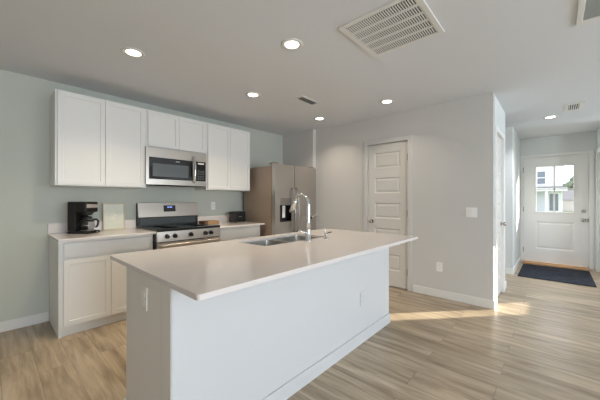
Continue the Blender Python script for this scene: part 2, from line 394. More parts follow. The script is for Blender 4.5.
# front door: faces -X
YW = (-.262, .276); ZW = (1.000, 1.880)
fd = thing('door_3', (XR + .02, .011, 0), 'white front door with four-pane window and lower panel', 'door', kind='structure')
m = MB(); x0, x1 = XR + .02, XR + .064
m.box(x0, x1, D3[0], YW[0], .03, 2.058).box(x0, x1, YW[1], D3[1], .03, 2.058).box(x0, x1, YW[0], YW[1], ZW[1], 2.058)
PZ = (.285, .815)
m.box(x0, x1, YW[0], YW[1], PZ[1], ZW[0]).box(x0, x1, YW[0], YW[1], .03, PZ[0]).box(x0 + .008, x1, YW[0], YW[1], PZ[0], PZ[1])
def ry(k, x): return [(x, YW[0] + k, PZ[0] + k), (x, YW[1] - k, PZ[0] + k), (x, YW[1] - k, PZ[1] - k), (x, YW[0] + k, PZ[1] - k)]
m.frustum_panel(ry(0, x0), ry(.016, x0 + .0079)).frustum_panel(ry(.03, x0 + .0078), ry(.055, x0 + .001))
m.build('door_leaf', 'trim', fd)
m = MB(); g = .022
m.box(x0 - .008, x1 + .008, YW[0] - g, YW[0] + .006, ZW[0] - g, ZW[1] + g).box(x0 - .008, x1 + .008, YW[1] - .006, YW[1] + g, ZW[0] - g, ZW[1] + g)
m.box(x0 - .008, x1 + .008, YW[0], YW[1], ZW[0] - g, ZW[0] + .006).box(x0 - .008, x1 + .008, YW[0], YW[1], ZW[1] - .006, ZW[1] + g)
yc = sum(YW) / 2; zc = sum(ZW) / 2
m.box(x0 + .004, x1 - .004, yc - .011, yc + .011, ZW[0], ZW[1]).box(x0 + .004, x1 - .004, YW[0], YW[1], zc - .011, zc + .011)
m.build('muntin_frame', 'trim', fd)
MB().box(x0 + .018, x0 + .022, YW[0], YW[1], ZW[0], ZW[1]).build('window_pane', 'pane', fd)
def fk(z): return MB().cyl((x0, -.388, z), (x0 - .010, -.388, z), .033, .030)
fk(1.028).cyl((x0 - .01, -.388, 1.028), (x0 - .022, -.388, 1.028), .018).box(x0 - .036, x0 - .02, -.393, -.383, 1.010, 1.046).build('deadbolt', 'nickel', fd, 'round nickel deadbolt')
k = fk(.868); k.cyl((x0 - .01, -.388, .868), (x0 - .04, -.388, .868), .012).ball((x0 - .055, -.388, .868), .028, (.75, 1, 1)); k.build('doorknob', 'nickel', fd, 'round nickel knob')
MB().box(x0 - .003, x0 + .001, D3[0], D3[0] + .02, .84, .90).build('latch_plate', 'nickel', fd)
for z in (.25, 1.05, 1.83): MB().cyl((x0 - .004, D3[1] - .002, z - .05), (x0 - .004, D3[1] - .002, z + .05), .007).build('hinge', 'nickel', fd)
m = MB(); m.box(XR - .014, XR, D3[1] + .002, D3[1] + .040, 0, 2.11, bevel=.003, seg=1).box(XR - .014, XR, D3[0] - .062, D3[0] - .002, 0, 2.11, bevel=.003, seg=1).box(XR - .014, XR, D3[0] - .004, D3[1] + .004, 2.062, 2.11, bevel=.003, seg=1)
m.box(XR + .066, XR + .118, D3[1] - .012, D3[1] + .009, 0, 2.069).box(XR + .066, XR + .118, D3[0] - .009, D3[0] + .012, 0, 2.069).box(XR + .066, XR + .118, D3[0], D3[1], 2.048, 2.069)  # stop strips behind the leaf, added to keep sun from leaking through gaps
struct(m, 'trim_3', 'trim', 'white casing around the front door', 'door casing')
struct(MB().box(XR - .20, XR + .1, D3[0], D3[1], 0, .022, bevel=.005), 'trim_5', 'oak', 'oak threshold under the front door', 'threshold')

# ------------------------------------------------------------------ ceiling lights
def ceiling_light(x, y, label, hall=False, dim=1.0, tone=(1.0, .88, .72)):
    r = thing('recessed_light', (x, y, H), label, 'ceiling light', 'recessed ceiling lights')
    MB().lathe((x, y, H), [(.053, -.001), (.058, -.006), (.082, -.005), (.087, 0)], 32).build('trim_ring', 'vent', r)
    MB().lathe((x, y, H), [(.0, -.0025), (.054, -.0025), (.054, -.0005)], 32).build('lens', 'hall_lens' if hall else 'lens', r, 'glowing lens')
    d = bpy.data.lights.new('lamp', 'AREA'); d.shape = 'DISK'; d.size = .10; d.energy = (LAMP_W * dim if not hall else HALL_W); d.spread = math.radians(118); d.color = tone if not hall else (.96, .97, 1.0)
    o = bpy.data.objects.new('lamp', d); C.objects.link(o); o.parent = r; o.location = (0, 0, -.008)
for x, y, l in [(.804, 2.580, 'round recessed ceiling light before the leftmost wall cabinet'),
                (1.594, 1.525, 'round recessed ceiling light closest to the big return grille'),
                (2.052, 2.587, 'round recessed ceiling light above the right wall cabinet, left of the slot vent'),
                (3.317, 2.606, 'small round recessed ceiling light near the refrigerator corner'),
                (3.304, 1.538, 'round recessed ceiling light in front of the pantry door')]: ceiling_light(x, y, l, dim=.42 if y < 2 else .7 if x > 3 else 1.3, tone=(1.0, .84, .60) if y > 2 and x < 3 else (1.0, .88, .72))
ceiling_light(5.53, .046, 'round recessed ceiling light in the entry hall', True)

# ------------------------------------------------------------------ ceiling vents
def frame_boxes(m, x0, x1, y0, y1, fw, th):
    m.box(x0, x1, y0, y0 + fw, H - th, H, bevel=.002, seg=1).box(x0, x1, y1 - fw, y1, H - th, H, bevel=.002, seg=1)
    m.box(x0, x0 + fw, y0 + fw, y1 - fw, H - th, H, bevel=.002, seg=1).box(x1 - fw, x1, y0 + fw, y1 - fw, H - th, H, bevel=.002, seg=1)
x0, x1, y0, y1 = 1.655, 2.205, .588, 1.135
r = thing('return_air_grille', ((x0 + x1) / 2, (y0 + y1) / 2, H), 'large square white return air grille with five slotted bands', 'vent')
m = MB(); frame_boxes(m, x0, x1, y0, y1, .035, .010); m.build('frame', 'vent', r)
MB().box(x0 + .03, x1 - .03, y0 + .03, y1 - .03, H - .0012, H - .0002).build('backing', 'ventdark', r)
bw = (x1 - x0 - .07) / 5
m = MB()
for i in range(1, 5): m.box(x0 + .035 + bw * i - .008, x0 + .035 + bw * i + .008, y0 + .035, y1 - .035, H - .009, H - .001)
m.build('divider_bars', 'vent', r)
m = MB(); nf = 30; py = (y1 - y0 - .07) / nf
for i in range(5):
    for j in range(nf):
        yy = y0 + .035 + py * (j + .5)
        xa, xb = x0 + .035 + bw * i + .008, x0 + .035 + bw * (i + 1) - .008
        m.prism([(yy - .0045, H - .0015), (yy - .0030, H - .0015), (yy + .0010, H - .0085), (yy - .0005, H - .0085)], 0, xa, xb)
m.build('louver_fins', 'vent', r)
x0, x1, y0, y1 = 2.455, 2.785, 2.178, 2.318
r = thing('supply_register', ((x0 + x1) / 2, (y0 + y1) / 2, H), 'small slot-shaped supply register in the kitchen ceiling', 'vent')
m = MB(); frame_boxes(m, x0, x1, y0, y1, .024, .008); m.build('frame', 'vent', r)
MB().box(x0 + .02, x1 - .02, y0 + .02, y1 - .02, H - .0012, H - .0002).build('backing', 'ventdark', r)
m = MB()
for j in range(5):
    yy = y0 + .03 + j * .0195; m.prism([(yy + .004, H - .0015), (yy + .0025, H - .0015), (yy - .003, H - .007), (yy - .0015, H - .007)], 0, x0 + .024, x1 - .024)
m.build('louver_fins', 'vent', r)
x0, x1, y0, y1 = 4.93, 5.30, -.275, -.09
r = thing('supply_register', ((x0 + x1) / 2, (y0 + y1) / 2, H), 'small supply register in the entry hall ceiling, right of the hall light', 'vent')
m = MB(); frame_boxes(m, x0, x1, y0, y1, .042, .008); m.build('frame', 'vent', r)
MB().box(x0 + .035, x1 - .035, y0 + .035, y1 - .035, H - .0012, H - .0002).build('backing', 'ventdark', r)
m = MB()
for j in range(5):
    yy = y0 + .05 + j * .0205; m.prism([(yy - .004, H - .0015), (yy - .0025, H - .0015), (yy + .006, H - .007), (yy + .0045, H - .007)], 0, x0 + .042, x1 - .042)
m.build('louver_fins', 'vent', r)
x0, x1, y0, y1 = 2.18, 2.735, -.68, -.108
r = thing('filter_grille', ((x0 + x1) / 2, (y0 + y1) / 2, H), 'white-framed filter grille cut off by the upper right corner', 'vent')
m = MB(); frame_boxes(m, x0, x1, y0, y1, .032, .012); m.build('frame', 'vent', r)
MB().box(x0 + .03, x1 - .03, y0 + .03, y1 - .03, H - .0012, H - .0002).build('filter_mesh', 'filt', r)

# ------------------------------------------------------------------ kitchen cabinets
YU = 3.507                                        # front of the wall cabinets
def wall_cabinet(x0, x1, z0, z1, label):
    r = thing('wall_cabinet', ((x0 + x1) / 2, YB, z0), label, 'wall cabinet', 'white wall cabinets')
    MB().box(x0, x1, YU + .006, YB - .002, z0, z1).build('body', 'cab', r)
    xm = (x0 + x1) / 2; g = .018
    for a, b in ((x0 + g, xm - .002), (xm + .002, x1 - g)):
        MB().shaker(a, b, YU - .014, z0 + .012, z1 - .012, th=.019).build('door', 'cab', r)
wall_cabinet(.424, 1.224, 1.373, 2.287, 'white two-door wall cabinet above the coffee maker')
wall_cabinet(1.226, 1.984, 1.850, 2.287, 'short white two-door wall cabinet above the microwave')
wall_cabinet(1.986, 2.726, 1.373, 2.287, 'white two-door wall cabinet left of the refrigerator')
YC = 3.262
def base_cabinet(x0, x1, label):
    r = thing('base_cabinet', ((x0 + x1) / 2, YB, 0), label, 'base cabinet', 'white base cabinets')
    MB().box(x0, x1, YC, YB - .002, 0.095, .866).build('body', 'cab', r)
    MB().box(x0, x1, YC + .028, YB - .002, 0, .095).box(x0, x0 + .02, YC + .004, YC + .028, 0, .095).build('toe_kick', 'cab', r)
    xm = (x0 + x1) / 2
    MB().box(x0 + .035, x1 - .02, YC - .019, YC, .712, .840, bevel=.002, seg=1).build('drawer', 'cab', r)
    for a, b in ((x0 + .035, xm - .002), (xm + .002, x1 - .02)): MB().shaker(a, b, YC - .019, .100, .690, th=.019).build('door', 'cab', r)
base_cabinet(.417, 1.208, 'white base cabinet left of the stove, under the coffee maker')
base_cabinet(1.992, 2.722, 'white base cabinet between stove and refrigerator')
ZC = .890
def countertop(x0, x1, label, label2):
    tag(MB().box(x0, x1, 3.180, YB - .002, 0.868, ZC, bevel=.003).build('countertop', 'quartz'), label, 'countertop')
    tag(MB().box(x0, x1, YB - .021, YB - .002, ZC + .0005, ZC + .10, bevel=.002, seg=1).build('backsplash', 'quartz'), label2, 'backsplash')
countertop(.405, 1.212, 'pale quartz countertop left of the stove, holding the coffee maker', 'low quartz backsplash strip behind the coffee maker')
countertop(1.988, 2.742, 'pale quartz countertop between stove and refrigerator', 'low quartz backsplash strip behind the toaster')

# ------------------------------------------------------------------ microwave
x0, x1, z0, z1 = 1.206, 1.962, 1.412, 1.848
ym = 3.462
r = thing('microwave', ((x0 + x1) / 2, YB, z0), 'stainless over-the-range microwave with black window under the short cabinet', 'microwave')
MB().box(1.229, x1 - .004, ym + .029, YB - .003, z0 + .004, z1 - .004).build('body', 'dark', r)
MB().box(x0 + .002, x1 - .002, ym + .012, ym + .029, z0 + .002, z1 - .002).build('side_trim', 'dark', r)
m = MB(); m.box(x0, x1, ym, ym + .012, z0, z1, bevel=.003); m.build('face_plate', 'steel_h', r)
MB().box(x0 + .034, x0 + .562, ym - .004, ym + .002, z0 + .066, z1 - .115, bevel=.002, seg=1).build('door_glass', 'gloss', r, 'black glass door front')
MB().box(x0 + .072, x0 + .505, ym - .0052, ym - .003, z0 + .098, z1 - .185).build('door_window', 'darkwin', r, 'grey see-through window')
MB().box(x0 + .584, x1 - .016, ym - .004, ym + .002, z0 + .066, z1 - .115, bevel=.002, seg=1).build('control_panel', 'gloss', r, 'black control panel')
m = MB()
for i in range(4):
    for j in range(3): m.box(x0 + .628 + j * .033, x0 + .650 + j * .033, ym - .005, ym - .003, z0 + .085 + i * .032, z0 + .105 + i * .032)
m.build('keypad', 'darkwin', r)
MB().box(x0 + .632, x1 - .04, ym - .005, ym - .003, z1 - .150, z1 - .132).build('display', 'motif', r)
MB().box(x0 + .340, x0 + .390, ym - .0052, ym - .003, z1 - .150, z1 - .141).build('badge', 'steel', r)
hx = x0 + .572
hp = [(hx, ym, z0 + .042), (hx, ym - .03, z0 + .048)] + [(hx, ym - .03 - .018 * math.sin(PI * t / 10), z0 + .048 + (z1 - z0 - .118) * t / 10) for t in range(1, 10)] + [(hx, ym - .03, z1 - .070), (hx, ym, z1 - .064)]
MB().tube(hp, .013, 12).build('handle', 'chrome', r, 'bowed vertical steel handle')
MB().box(x0 + .02, x1 - .02, ym + .01, ym + .10, z0 - .006, z0 + .0005).build('vent_grille', 'dark', r)

# ------------------------------------------------------------------ stove
x0, x1 = 1.216, 1.984
yf = 3.170
r = thing('stove', ((x0 + x1) / 2, YB, 0), 'freestanding stainless electric stove with black glass cooktop and five knobs', 'stove')
MB().box(x0, x1, yf + .03, YB - .02, .02, .884).build('body', 'black', r)
MB().box(x0 - .002, x1 + .002, yf - .005, YB - .09, .884, .912, bevel=.004).build('cooktop', 'ctop', r, 'black glass cooktop')
for cx_, cy_, rr in ((1.41, 3.34, .105), (1.79, 3.34, .115), (1.41, 3.58, .085), (1.79, 3.58, .085)):
    MB().lathe((cx_, cy_, .9125), [(rr - .004, 0), (rr, .0003), (rr + .004, 0)], 36).build('burner_ring', 'darkwin', r)
m = MB(); m.prism([(YB - .09, .912), (YB - .004, .912), (YB - .004, 1.192), (YB - .070, 1.192), (YB - .096, 1.012), (YB - .09, 1.0)], 0, x0 + .002, x1 - .002); m.build('backguard_housing', 'black', r)
m = MB(); m.prism([(YB - .100, 1.020), (YB - .096, 1.014), (YB - .060, 1.196), (YB - .068, 1.199), (YB - .074, 1.196)], 0, x0, x1)
m.box(x0, x1, YB - .072, YB - .004, 1.190, 1.199, bevel=.002, seg=1); m.build('backguard', 'steel_h', r, 'stainless sloped backguard panel')
# clock panel lies on the sloping backguard
def slope_y(z): return YB - .100 + (z - 1.020) * (.026 / .176)
m = MB(); xa, xb = x0 + .300, x0 + .452
m.prism([(slope_y(1.082) - .003, 1.082), (slope_y(1.162) - .003, 1.162), (slope_y(1.162) + .004, 1.162), (slope_y(1.082) + .004, 1.082)], 0, xa, xb); m.build('clock_panel', 'gloss', r)
m = MB()
for k_ in range(4):
    xx = xa + .050 + k_ * .014 + (.006 if k_ > 1 else 0)
    m.box(xx, xx + .008, slope_y(1.140) - .0045, slope_y(1.140) - .002, 1.132, 1.146)
m.build('clock_digits', 'blue', r, 'glowing blue clock digits')
MB().box(x0 + .02, x1 - .04, YB - .0935, YB - .090, .925, 1.010).build('backguard_glass', 'glass_refl', r, 'dark glossy strip under the backguard')
m = MB(); m.prism([(yf + .03, .775), (yf - .012, .775), (yf - .002, .8835), (yf + .03, .8835)], 0, x0, x1); m.build('control_panel', 'steel_h', r, 'stainless knob panel')
for kx in (1.318, 1.404, 1.592, 1.775, 1.850):
    kb = MB(); kb.cyl((kx, yf - .004, .832), (kx, yf - .014, .831), .026, .025); kb.cyl((kx, yf - .014, .831), (kx, yf - .042, .828), .021, .018); kb.box(kx - .0035, kx + .0035, yf - .046, yf - .016, .810, .850)
    kb.build('knob', 'knob', r)
m = MB(); m.box(x0 + .004, x1 - .004, yf - .004, yf + .03, .230, .765, bevel=.004); m.build('oven_door', 'steel_h', r)
MB().box(x0 + .09, x1 - .09, yf - .0065, yf - .003, .300, .640).build('oven_window', 'gloss', r)
m = MB(); m.tube([(x0 + .02, yf - .004, .738), (x0 + .022, yf - .040, .738), (x0 + .05, yf - .054, .738), (x1 - .05, yf - .054, .738), (x1 - .022, yf - .040, .738), (x1 - .02, yf - .004, .738)], .018, 14)
m.build('oven_handle', 'steel_h', r)
MB().box(x0 + .004, x1 - .004, yf - .004, yf + .03, .045, .222, bevel=.004).build('storage_drawer', 'steel_h', r)
for i in range(5): MB().box(x0 + .10 + i * .125, x0 + .17 + i * .125, yf - .012, yf - .002, .768, .773).build('vent_slot', 'dark', r)
for fx in (x0 + .05, x1 - .05):
    for fy in (yf + .08, YB - .08): MB().cyl((fx, fy, 0), (fx, fy, .022), .018).build('levelling_foot', 'black', r)

# ------------------------------------------------------------------ refrigerator
x0, x1 = 2.782, 3.720; xs = 3.192; yd = 3.000
r = thing('refrigerator', ((x0 + x1) / 2, YB, 0), 'stainless side-by-side refrigerator with water dispenser in the left door', 'refrigerator')
MB().box(x0 + .012, x1 - .012, yd + .085, YB - .06, .03, 1.735, bevel=.004).build('body', 'fridge_side', r, 'grey brown cabinet sides')
MB().box(x0 + .016, x1 - .016, yd + .066, yd + .087, .06, 1.74).build('door_gasket', 'dark', r)
dz0, dz1 = .905, 1.262; dx0, dx1 = 2.878, 3.126
m = MB()
m.box(x0, dx0, yd, yd + .066, .09, 1.765).box(dx1, xs - .005, yd, yd + .066, .09, 1.765).box(dx0, dx1, yd, yd + .066, dz1, 1.765).box(dx0, dx1, yd, yd + .066, .09, dz0)
m.build('freezer_door', 'steel', r, 'narrow left door holding the dispenser')
MB().box(xs + .005, x1, yd, yd + .066, .09, 1.765).build('fridge_door', 'steel', r, 'wide right door')
dp = MB().box(dx0, dx1, yd - .003, yd + .012, dz1 - .105, dz1, bevel=.003).build('dispenser_panel', 'steel_d', r, 'plain dispenser control strip')
MB().box(dx0, dx1, yd + .056, yd + .064, dz0, dz1 - .105).box(dx0, dx0 + .006, yd, yd + .06, dz0, dz1 - .105).box(dx1 - .006, dx1, yd, yd + .06, dz0, dz1 - .105).box(dx0, dx1, yd, yd + .06, dz1 - .113, dz1 - .105).build('dispenser_recess', 'gloss', r, 'black dispenser recess')
MB().box(dx0 + .006, dx1 - .006, yd + .002, yd + .055, dz0, dz0 + .012).build('drip_tray', 'black', r)
m = MB(); m.box(dx0 + .075, dx0 + .155, yd + .036, yd + .044, dz0 + .06, dz1 - .115, bevel=.003).turn((dx0 + .12, yd + .04, 0), .25); m.build('dispenser_paddle', 'plate', r, 'pale dispenser paddle')
for hx in (xs - .048, xs + .040):
    zz0, zz1 = .735, 1.415
    hp = [(hx, yd, zz0), (hx, yd - .035, zz0 + .02)] + [(hx, yd - .035 - .022 * math.sin(PI * t / 12), zz0 + .02 + (zz1 - zz0 - .04) * t / 12) for t in range(1, 12)] + [(hx, yd - .035, zz1 - .02), (hx, yd, zz1)]
    MB().tube(hp, .0125, 12).build('door_handle', 'steel_d', r)
for hx in (x0 + .05, x1 - .05): MB().box(hx - .035, hx + .035, yd + .02, yd + .16, 1.7655, 1.785, bevel=.004).build('hinge_cover', 'fridge_side', r)
MB().box(x0 + .02, x1 - .02, yd + .05, yd + .09, .005, .075).build('kick_grille', 'dark', r)
for fx in (x0 + .08, x1 - .08):
    for fy in (yd + .13, YB - .13): MB().cyl((fx, fy, 0), (fx, fy, .032), .022).build('roller', 'black', r)

# ------------------------------------------------------------------ island
ix0, ix1, iy0, iy1 = .530, 2.700, 1.237, 1.830
r = thing('kitchen_island', ((ix0 + ix1) / 2, (iy0 + iy1) / 2, 0), 'long white kitchen island base with plain panels, in front of the stove', 'kitchen island')
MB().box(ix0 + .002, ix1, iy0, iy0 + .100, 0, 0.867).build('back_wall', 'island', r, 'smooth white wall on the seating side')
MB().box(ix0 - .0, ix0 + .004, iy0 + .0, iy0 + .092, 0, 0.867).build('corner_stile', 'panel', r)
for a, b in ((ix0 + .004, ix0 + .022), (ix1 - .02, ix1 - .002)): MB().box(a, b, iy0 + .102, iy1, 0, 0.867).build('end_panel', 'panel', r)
iy2 = 2.006; bx0 = ix0 + .060; bx1 = ix1 - .022
m = MB(); m.box(bx0, bx1, iy0 + .102, iy2 - .020, .10, .12).box(bx0, bx1, iy0 + .102, iy0 + .112, .12, .867)
for a in (bx0, 1.16, 2.26, bx1 - .012): m.box(a, a + .012, iy0 + .112, iy2 - .020, .12, .867)
m.box(bx0, bx1, iy2 - .030, iy2 - .020, .12, .70).box(bx0, bx1, iy2 - .030, iy2 - .020, .85, .867)
m.build('cabinet_body', 'cab', r)
MB().box(bx0, bx1, iy2 - .09, iy2 - .075, 0, .10).build('toe_kick', 'cab', r)
xx = [bx0 + .004, 1.165, 1.72, 2.275, bx1 - .004]
for a, b in zip(xx, xx[1:]):
    m = MB().shaker(a + .003, b - .003, -.019, .12, .69, th=.019); m.turn(((a + b) / 2, 0, 0), PI); bmesh.ops.translate(m.bm, vec=(0, iy2 - .019, 0), verts=m.bm.verts); m.build('door', 'cab', r)
    MB().box(a + .003, b - .003, iy2 - .0195, iy2, .705, .848, bevel=.002, seg=1).build('drawer', 'cab', r)
m = MB(); m.box(ix0 - .012, ix1 + .012, iy0 - .012, iy0, 0, BH, bevel=.003, seg=1).box(ix0 - .012, ix0, iy0, iy1 + .004, 0, BH, bevel=.003, seg=1).box(ix1, ix1 + .012, iy0, iy0 + .102, 0, BH, bevel=.003, seg=1)
m.build('baseboard', 'island', r)
# countertop with sink cut-out
SX, SY = (1.370, 2.135), (1.585, 1.965)
cx0, cx1, cy0, cy1 = .505, 2.717, .952, 2.045
def rounded(x0, x1, y0, y1, rad, n=6):
    p = []
    for cx_, cy_, a in ((x1 - rad, y1 - rad, 0), (x0 + rad, y1 - rad, PI / 2), (x0 + rad, y0 + rad, PI), (x1 - rad, y0 + rad, 1.5 * PI)):
        for i in range(n + 1): p.append((cx_ + rad * math.cos(a + PI / 2 * i / n), cy_ + rad * math.sin(a + PI / 2 * i / n)))
    return p
def ring_slab(outer, inner, z0, z1, b=.003):
    # slab with hole; outer has the same count of points as inner, matched corner by corner
    m = MB(); bm = m.bm
    def loop(pts, z): return [bm.verts.new((x, y, z)) for x, y in pts]
    ot, it, ob, ib = loop(outer, z1), loop(inner, z1), loop(outer, z0), loop(inner, z0)
    n = len(outer)
    for i in range(n):
        j = (i + 1) % n
        bm.faces.new((ot[i], ot[j], it[j], it[i])); bm.faces.new((ob[j], ob[i], ib[i], ib[j]))
        bm.faces.new((ot[j], ot[i], ob[i], ob[j])); bm.faces.new((it[i], it[j], ib[j], ib[i]))
    return m
outer = rounded(cx0, cx1, cy0, cy1, .012); inner = rounded(SX[0], SX[1], SY[0], SY[1], .05)
ct = tag(ring_slab(outer, inner, 0.868, ZC).build('island_countertop', 'quartz'), 'large pale quartz island worktop with sink cut-out', 'countertop')
# undermount double sink
r = thing('kitchen_sink', (sum(SX) / 2, sum(SY) / 2, .66), 'undermount stainless double-bowl sink set in the island', 'sink')
def bowl(x0, x1, y0, y1):
    m = MB(); bm = m.bm; prev = None
    for z, k in ((.866, 0), (.70, .006), (.675, .02), (.668, .05)):
        ring = [bm.verts.new((x, y, z)) for x, y in rounded(x0 + k, x1 - k, y0 + k, y1 - k, .05)]
        if prev:
            for i in range(len(ring)): bm.faces.new((prev[i], prev[(i + 1) % len(ring)], ring[(i + 1) % len(ring)], ring[i])).smooth = True
        prev = ring
    bm.faces.new(prev)
    o = m.build('bowl', 'sink', r)
    return o
xm = (SX[0] + SX[1]) / 2
for a, b in ((SX[0] - .004, xm - .012), (xm + .012, SX[1] + .004)):
    bowl(a, b, SY[0] - .004, SY[1] + .004)
    MB().lathe(((a + b) / 2, sum(SY) / 2, .6685), [(.0, .002), (.03, .001), (.042, .003), (.045, 0)], 24).build('drain', 'chrome', r)
MB().box(xm - .0118, xm + .0118, SY[0] - .003, SY[1] + .003, 0.835, .8655, bevel=.003).build('divider', 'sink', r)
MB().box(xm - .0110, xm + .0110, SY[0], SY[1], .70, .834).build('divider_core', 'sink', r)
# faucet
fx, fy = 1.790, 1.527
r = thing('kitchen_faucet', (fx, fy, ZC), 'tall chrome pull-down gooseneck faucet on the island', 'faucet')
MB().lathe((fx, fy, ZC), [(.030, 0), (.030, .006), (.022, .012), (.020, .09), (.0175, .12), (.0, .12)], 24).build('base', 'chrome', r)
R_ = .088; top = 1.188
arc = [(fx, fy, ZC + .11), (fx, fy, 1.05), (fx, fy, top)] + [(fx + .002 * i, fy + R_ - R_ * math.cos(PI * .86 * i / 12), top + R_ * math.sin(PI * .86 * i / 12)) for i in range(1, 13)]
MB().tube(arc, .0135, 14, radii=[.021, .0185, .0165] + [.0155 - .0002 * i for i in range(12)]).build('spout', 'chrome', r)
e = Vector(arc[-1]); d = (Vector(arc[-1]) - Vector(arc[-2])).normalized()
MB().tube([e - d * .004, e + d * .02, e + d * .06, e + d * .115], .02, 16, radii=[.0145, .017, .021, .023]).build('spray_head', 'chrome', r)
MB().tube([(fx - .018, fy, ZC + .070), (fx - .05, fy + .004, ZC + .074), (fx - .10, fy + .012, ZC + .098)], .006, 10, radii=[.012, .007, .006]).build('handle', 'chrome', r)
# slim filtered-water tap
tx, ty = 1.986, 1.488
r = thing('filter_water_tap', (tx, ty, ZC), 'slim curved filtered-water tap right of the tall faucet', 'faucet')
MB().lathe((tx, ty, ZC), [(.022, 0), (.022, .005), (.013, .012), (.012, .045), (.009, .055), (.0, .055)], 20).build('base', 'chrome', r)
pts = [(tx, ty, ZC + .05), (tx, ty + .015, .975), (tx, ty + .06, 1.050), (tx, ty + .092, 1.088), (tx, ty + .110, 1.102), (tx, ty + .128, 1.102), (tx, ty + .150, 1.088), (tx, ty + .165, 1.072)]
MB().tube(pts, .0048, 10).build('spout', 'chrome', r)
MB().cyl((tx, ty + .160, 1.078), (tx, ty + .172, 1.062), .007).build('spout_tip', 'black', r)
MB().tube([(tx, ty, ZC + .045), (tx + .015, ty - .02, ZC + .058), (tx + .03, ty - .04, ZC + .062)], .005, 8).build('lever', 'black', r)

# ------------------------------------------------------------------ things on the back counter
# coffee maker, drawn facing -Y round its own centre, then turned towards the room's right
cc = Vector((.660, 3.615, ZC)); ang = math.radians(40)
def cm(): return MB()
def fin(m):
    bmesh.ops.transform(m.bm, matrix=Matrix.Translation(cc) @ Matrix.Rotation(ang, 4, 'Z'), verts=m.bm.verts); return m
r = thing('coffee_maker', tuple(cc), 'black drip coffee maker with silver band, on the left counter', 'coffee maker')
fin(cm().box(-.085, .085, -.115, .10, 0, .028, bevel=.008)).build('base', 'black', r)
fin(cm().box(-.085, .085, .015, .10, .028, .325, bevel=.01)).build('reservoir', 'black', r, 'upright water tank column')
fin(cm().box(-.085, .085, -.095, .018, .215, .325, bevel=.014)).build('brew_head', 'black', r)
fin(cm().lathe((0, -.035, 0), [(.045, .186), (.066, .216)], 24)).build('filter_basket', 'black', r)
fin(cm().box(-.074, .074, -.0985, -.090, .262, .300, bevel=.003)).build('silver_band', 'silver', r, 'silver band across the brew head')
fin(cm().lathe((0, -.040, 0), [(.058, .0285), (.058, .033), (.0, .033)], 28)).build('hot_plate', 'steel', r)
fin(cm().box(.030, .055, -.1175, -.113, .008, .020)).build('power_switch', 'steel', r)
piv = cc + Matrix.Rotation(ang, 3, 'Z') @ Vector((0, -.040, .0335))
fin0 = fin
def fin(m): return fin0(m).turn(piv, math.radians(42))
r = thing('coffee_carafe', tuple(piv), 'glass coffee carafe with black handle on the coffee maker hot plate', 'carafe')
fin(cm().lathe((0, -.040, .0335), [(.0, .0), (.054, .0), (.064, .02), (.066, .05), (.057, .09), (.044, .112), (.044, .116)], 28)).build('glass_body', 'carafe', r)
fin(cm().lathe((0, -.040, .0335), [(.0, .142), (.030, .142), (.044, .132), (.0455, .117), (.0, .117)], 28)).build('lid', 'black', r)
fin(cm().lathe((0, -.040, .0335), [(.0585, .088), (.0595, .088), (.0515, .104), (.0505, .104)], 28)).build('collar', 'black', r)
m = cm(); m.tube([(0, -.087, .138), (0, -.118, .140), (0, -.134, .124), (0, -.130, .085), (0, -.120, .062), (0, -.108, .062)], .010, 10); fin(m).build('handle', 'black', r)
# framed print leaning on the backsplash
px0, px1 = .866, 1.084
zt_ = 1.193; yb0, yt0 = 3.765, 3.792
r = thing('framed_print', ((px0 + px1) / 2, yb0, ZC), 'small pale print in a thin wooden frame beside the coffee maker', 'picture frame')
def lean(x0, x1, z0, z1, d0, d1):
    def y(z): return yb0 + (yt0 - yb0) * (z - ZC) / (zt_ - ZC)
    return [(y(z0) + d0, z0), (y(z1) + d0, z1), (y(z1) + d1, z1), (y(z0) + d1, z0)]
m = MB(); fw = .011
for a, b, c, d in ((px0, px0 + fw, ZC, zt_), (px1 - fw, px1, ZC, zt_), (px0 + fw, px1 - fw, ZC, ZC + fw), (px0 + fw, px1 - fw, zt_ - fw, zt_)):
    m.prism(lean(a, b, c + .0005, d, -.003, .011), 0, a, b)
m.build('frame', 'tan', r)
MB().prism(lean(0, 0, ZC + fw, zt_ - fw, .002, .008), 0, px0 + fw, px1 - fw).build('print_sheet', 'print_', r)
m = MB(); pc = (px0 + px1) / 2
m.prism(lean(0, 0, ZC + .08, zt_ - .07, .0012, .0022), 0, pc - .002, pc + .002)
for s_, z_ in ((-1, .13), (1, .16), (-1, .18)): m.prism(lean(0, 0, ZC + z_, ZC + z_ + .012, .0012, .0022), 0, pc - .002 if s_ > 0 else pc - .03, pc + .03 if s_ > 0 else pc + .002)
m.build('print_motif', 'motif', r)
# chopping board block on the right counter
r = thing('cutting_board', (2.125, 3.60, ZC), 'small thick wooden cutting board lying behind the stove corner', 'cutting board')
MB().box(2.045, 2.222, 3.57, 3.72, ZC + .0005, ZC + .048, bevel=.005).build('board', 'board', r)
MB().box(1.990, 2.0445, 3.57, 3.72, ZC + .0005, ZC + .048, bevel=.005).build('end_block', 'board_end', r, 'darker end piece')
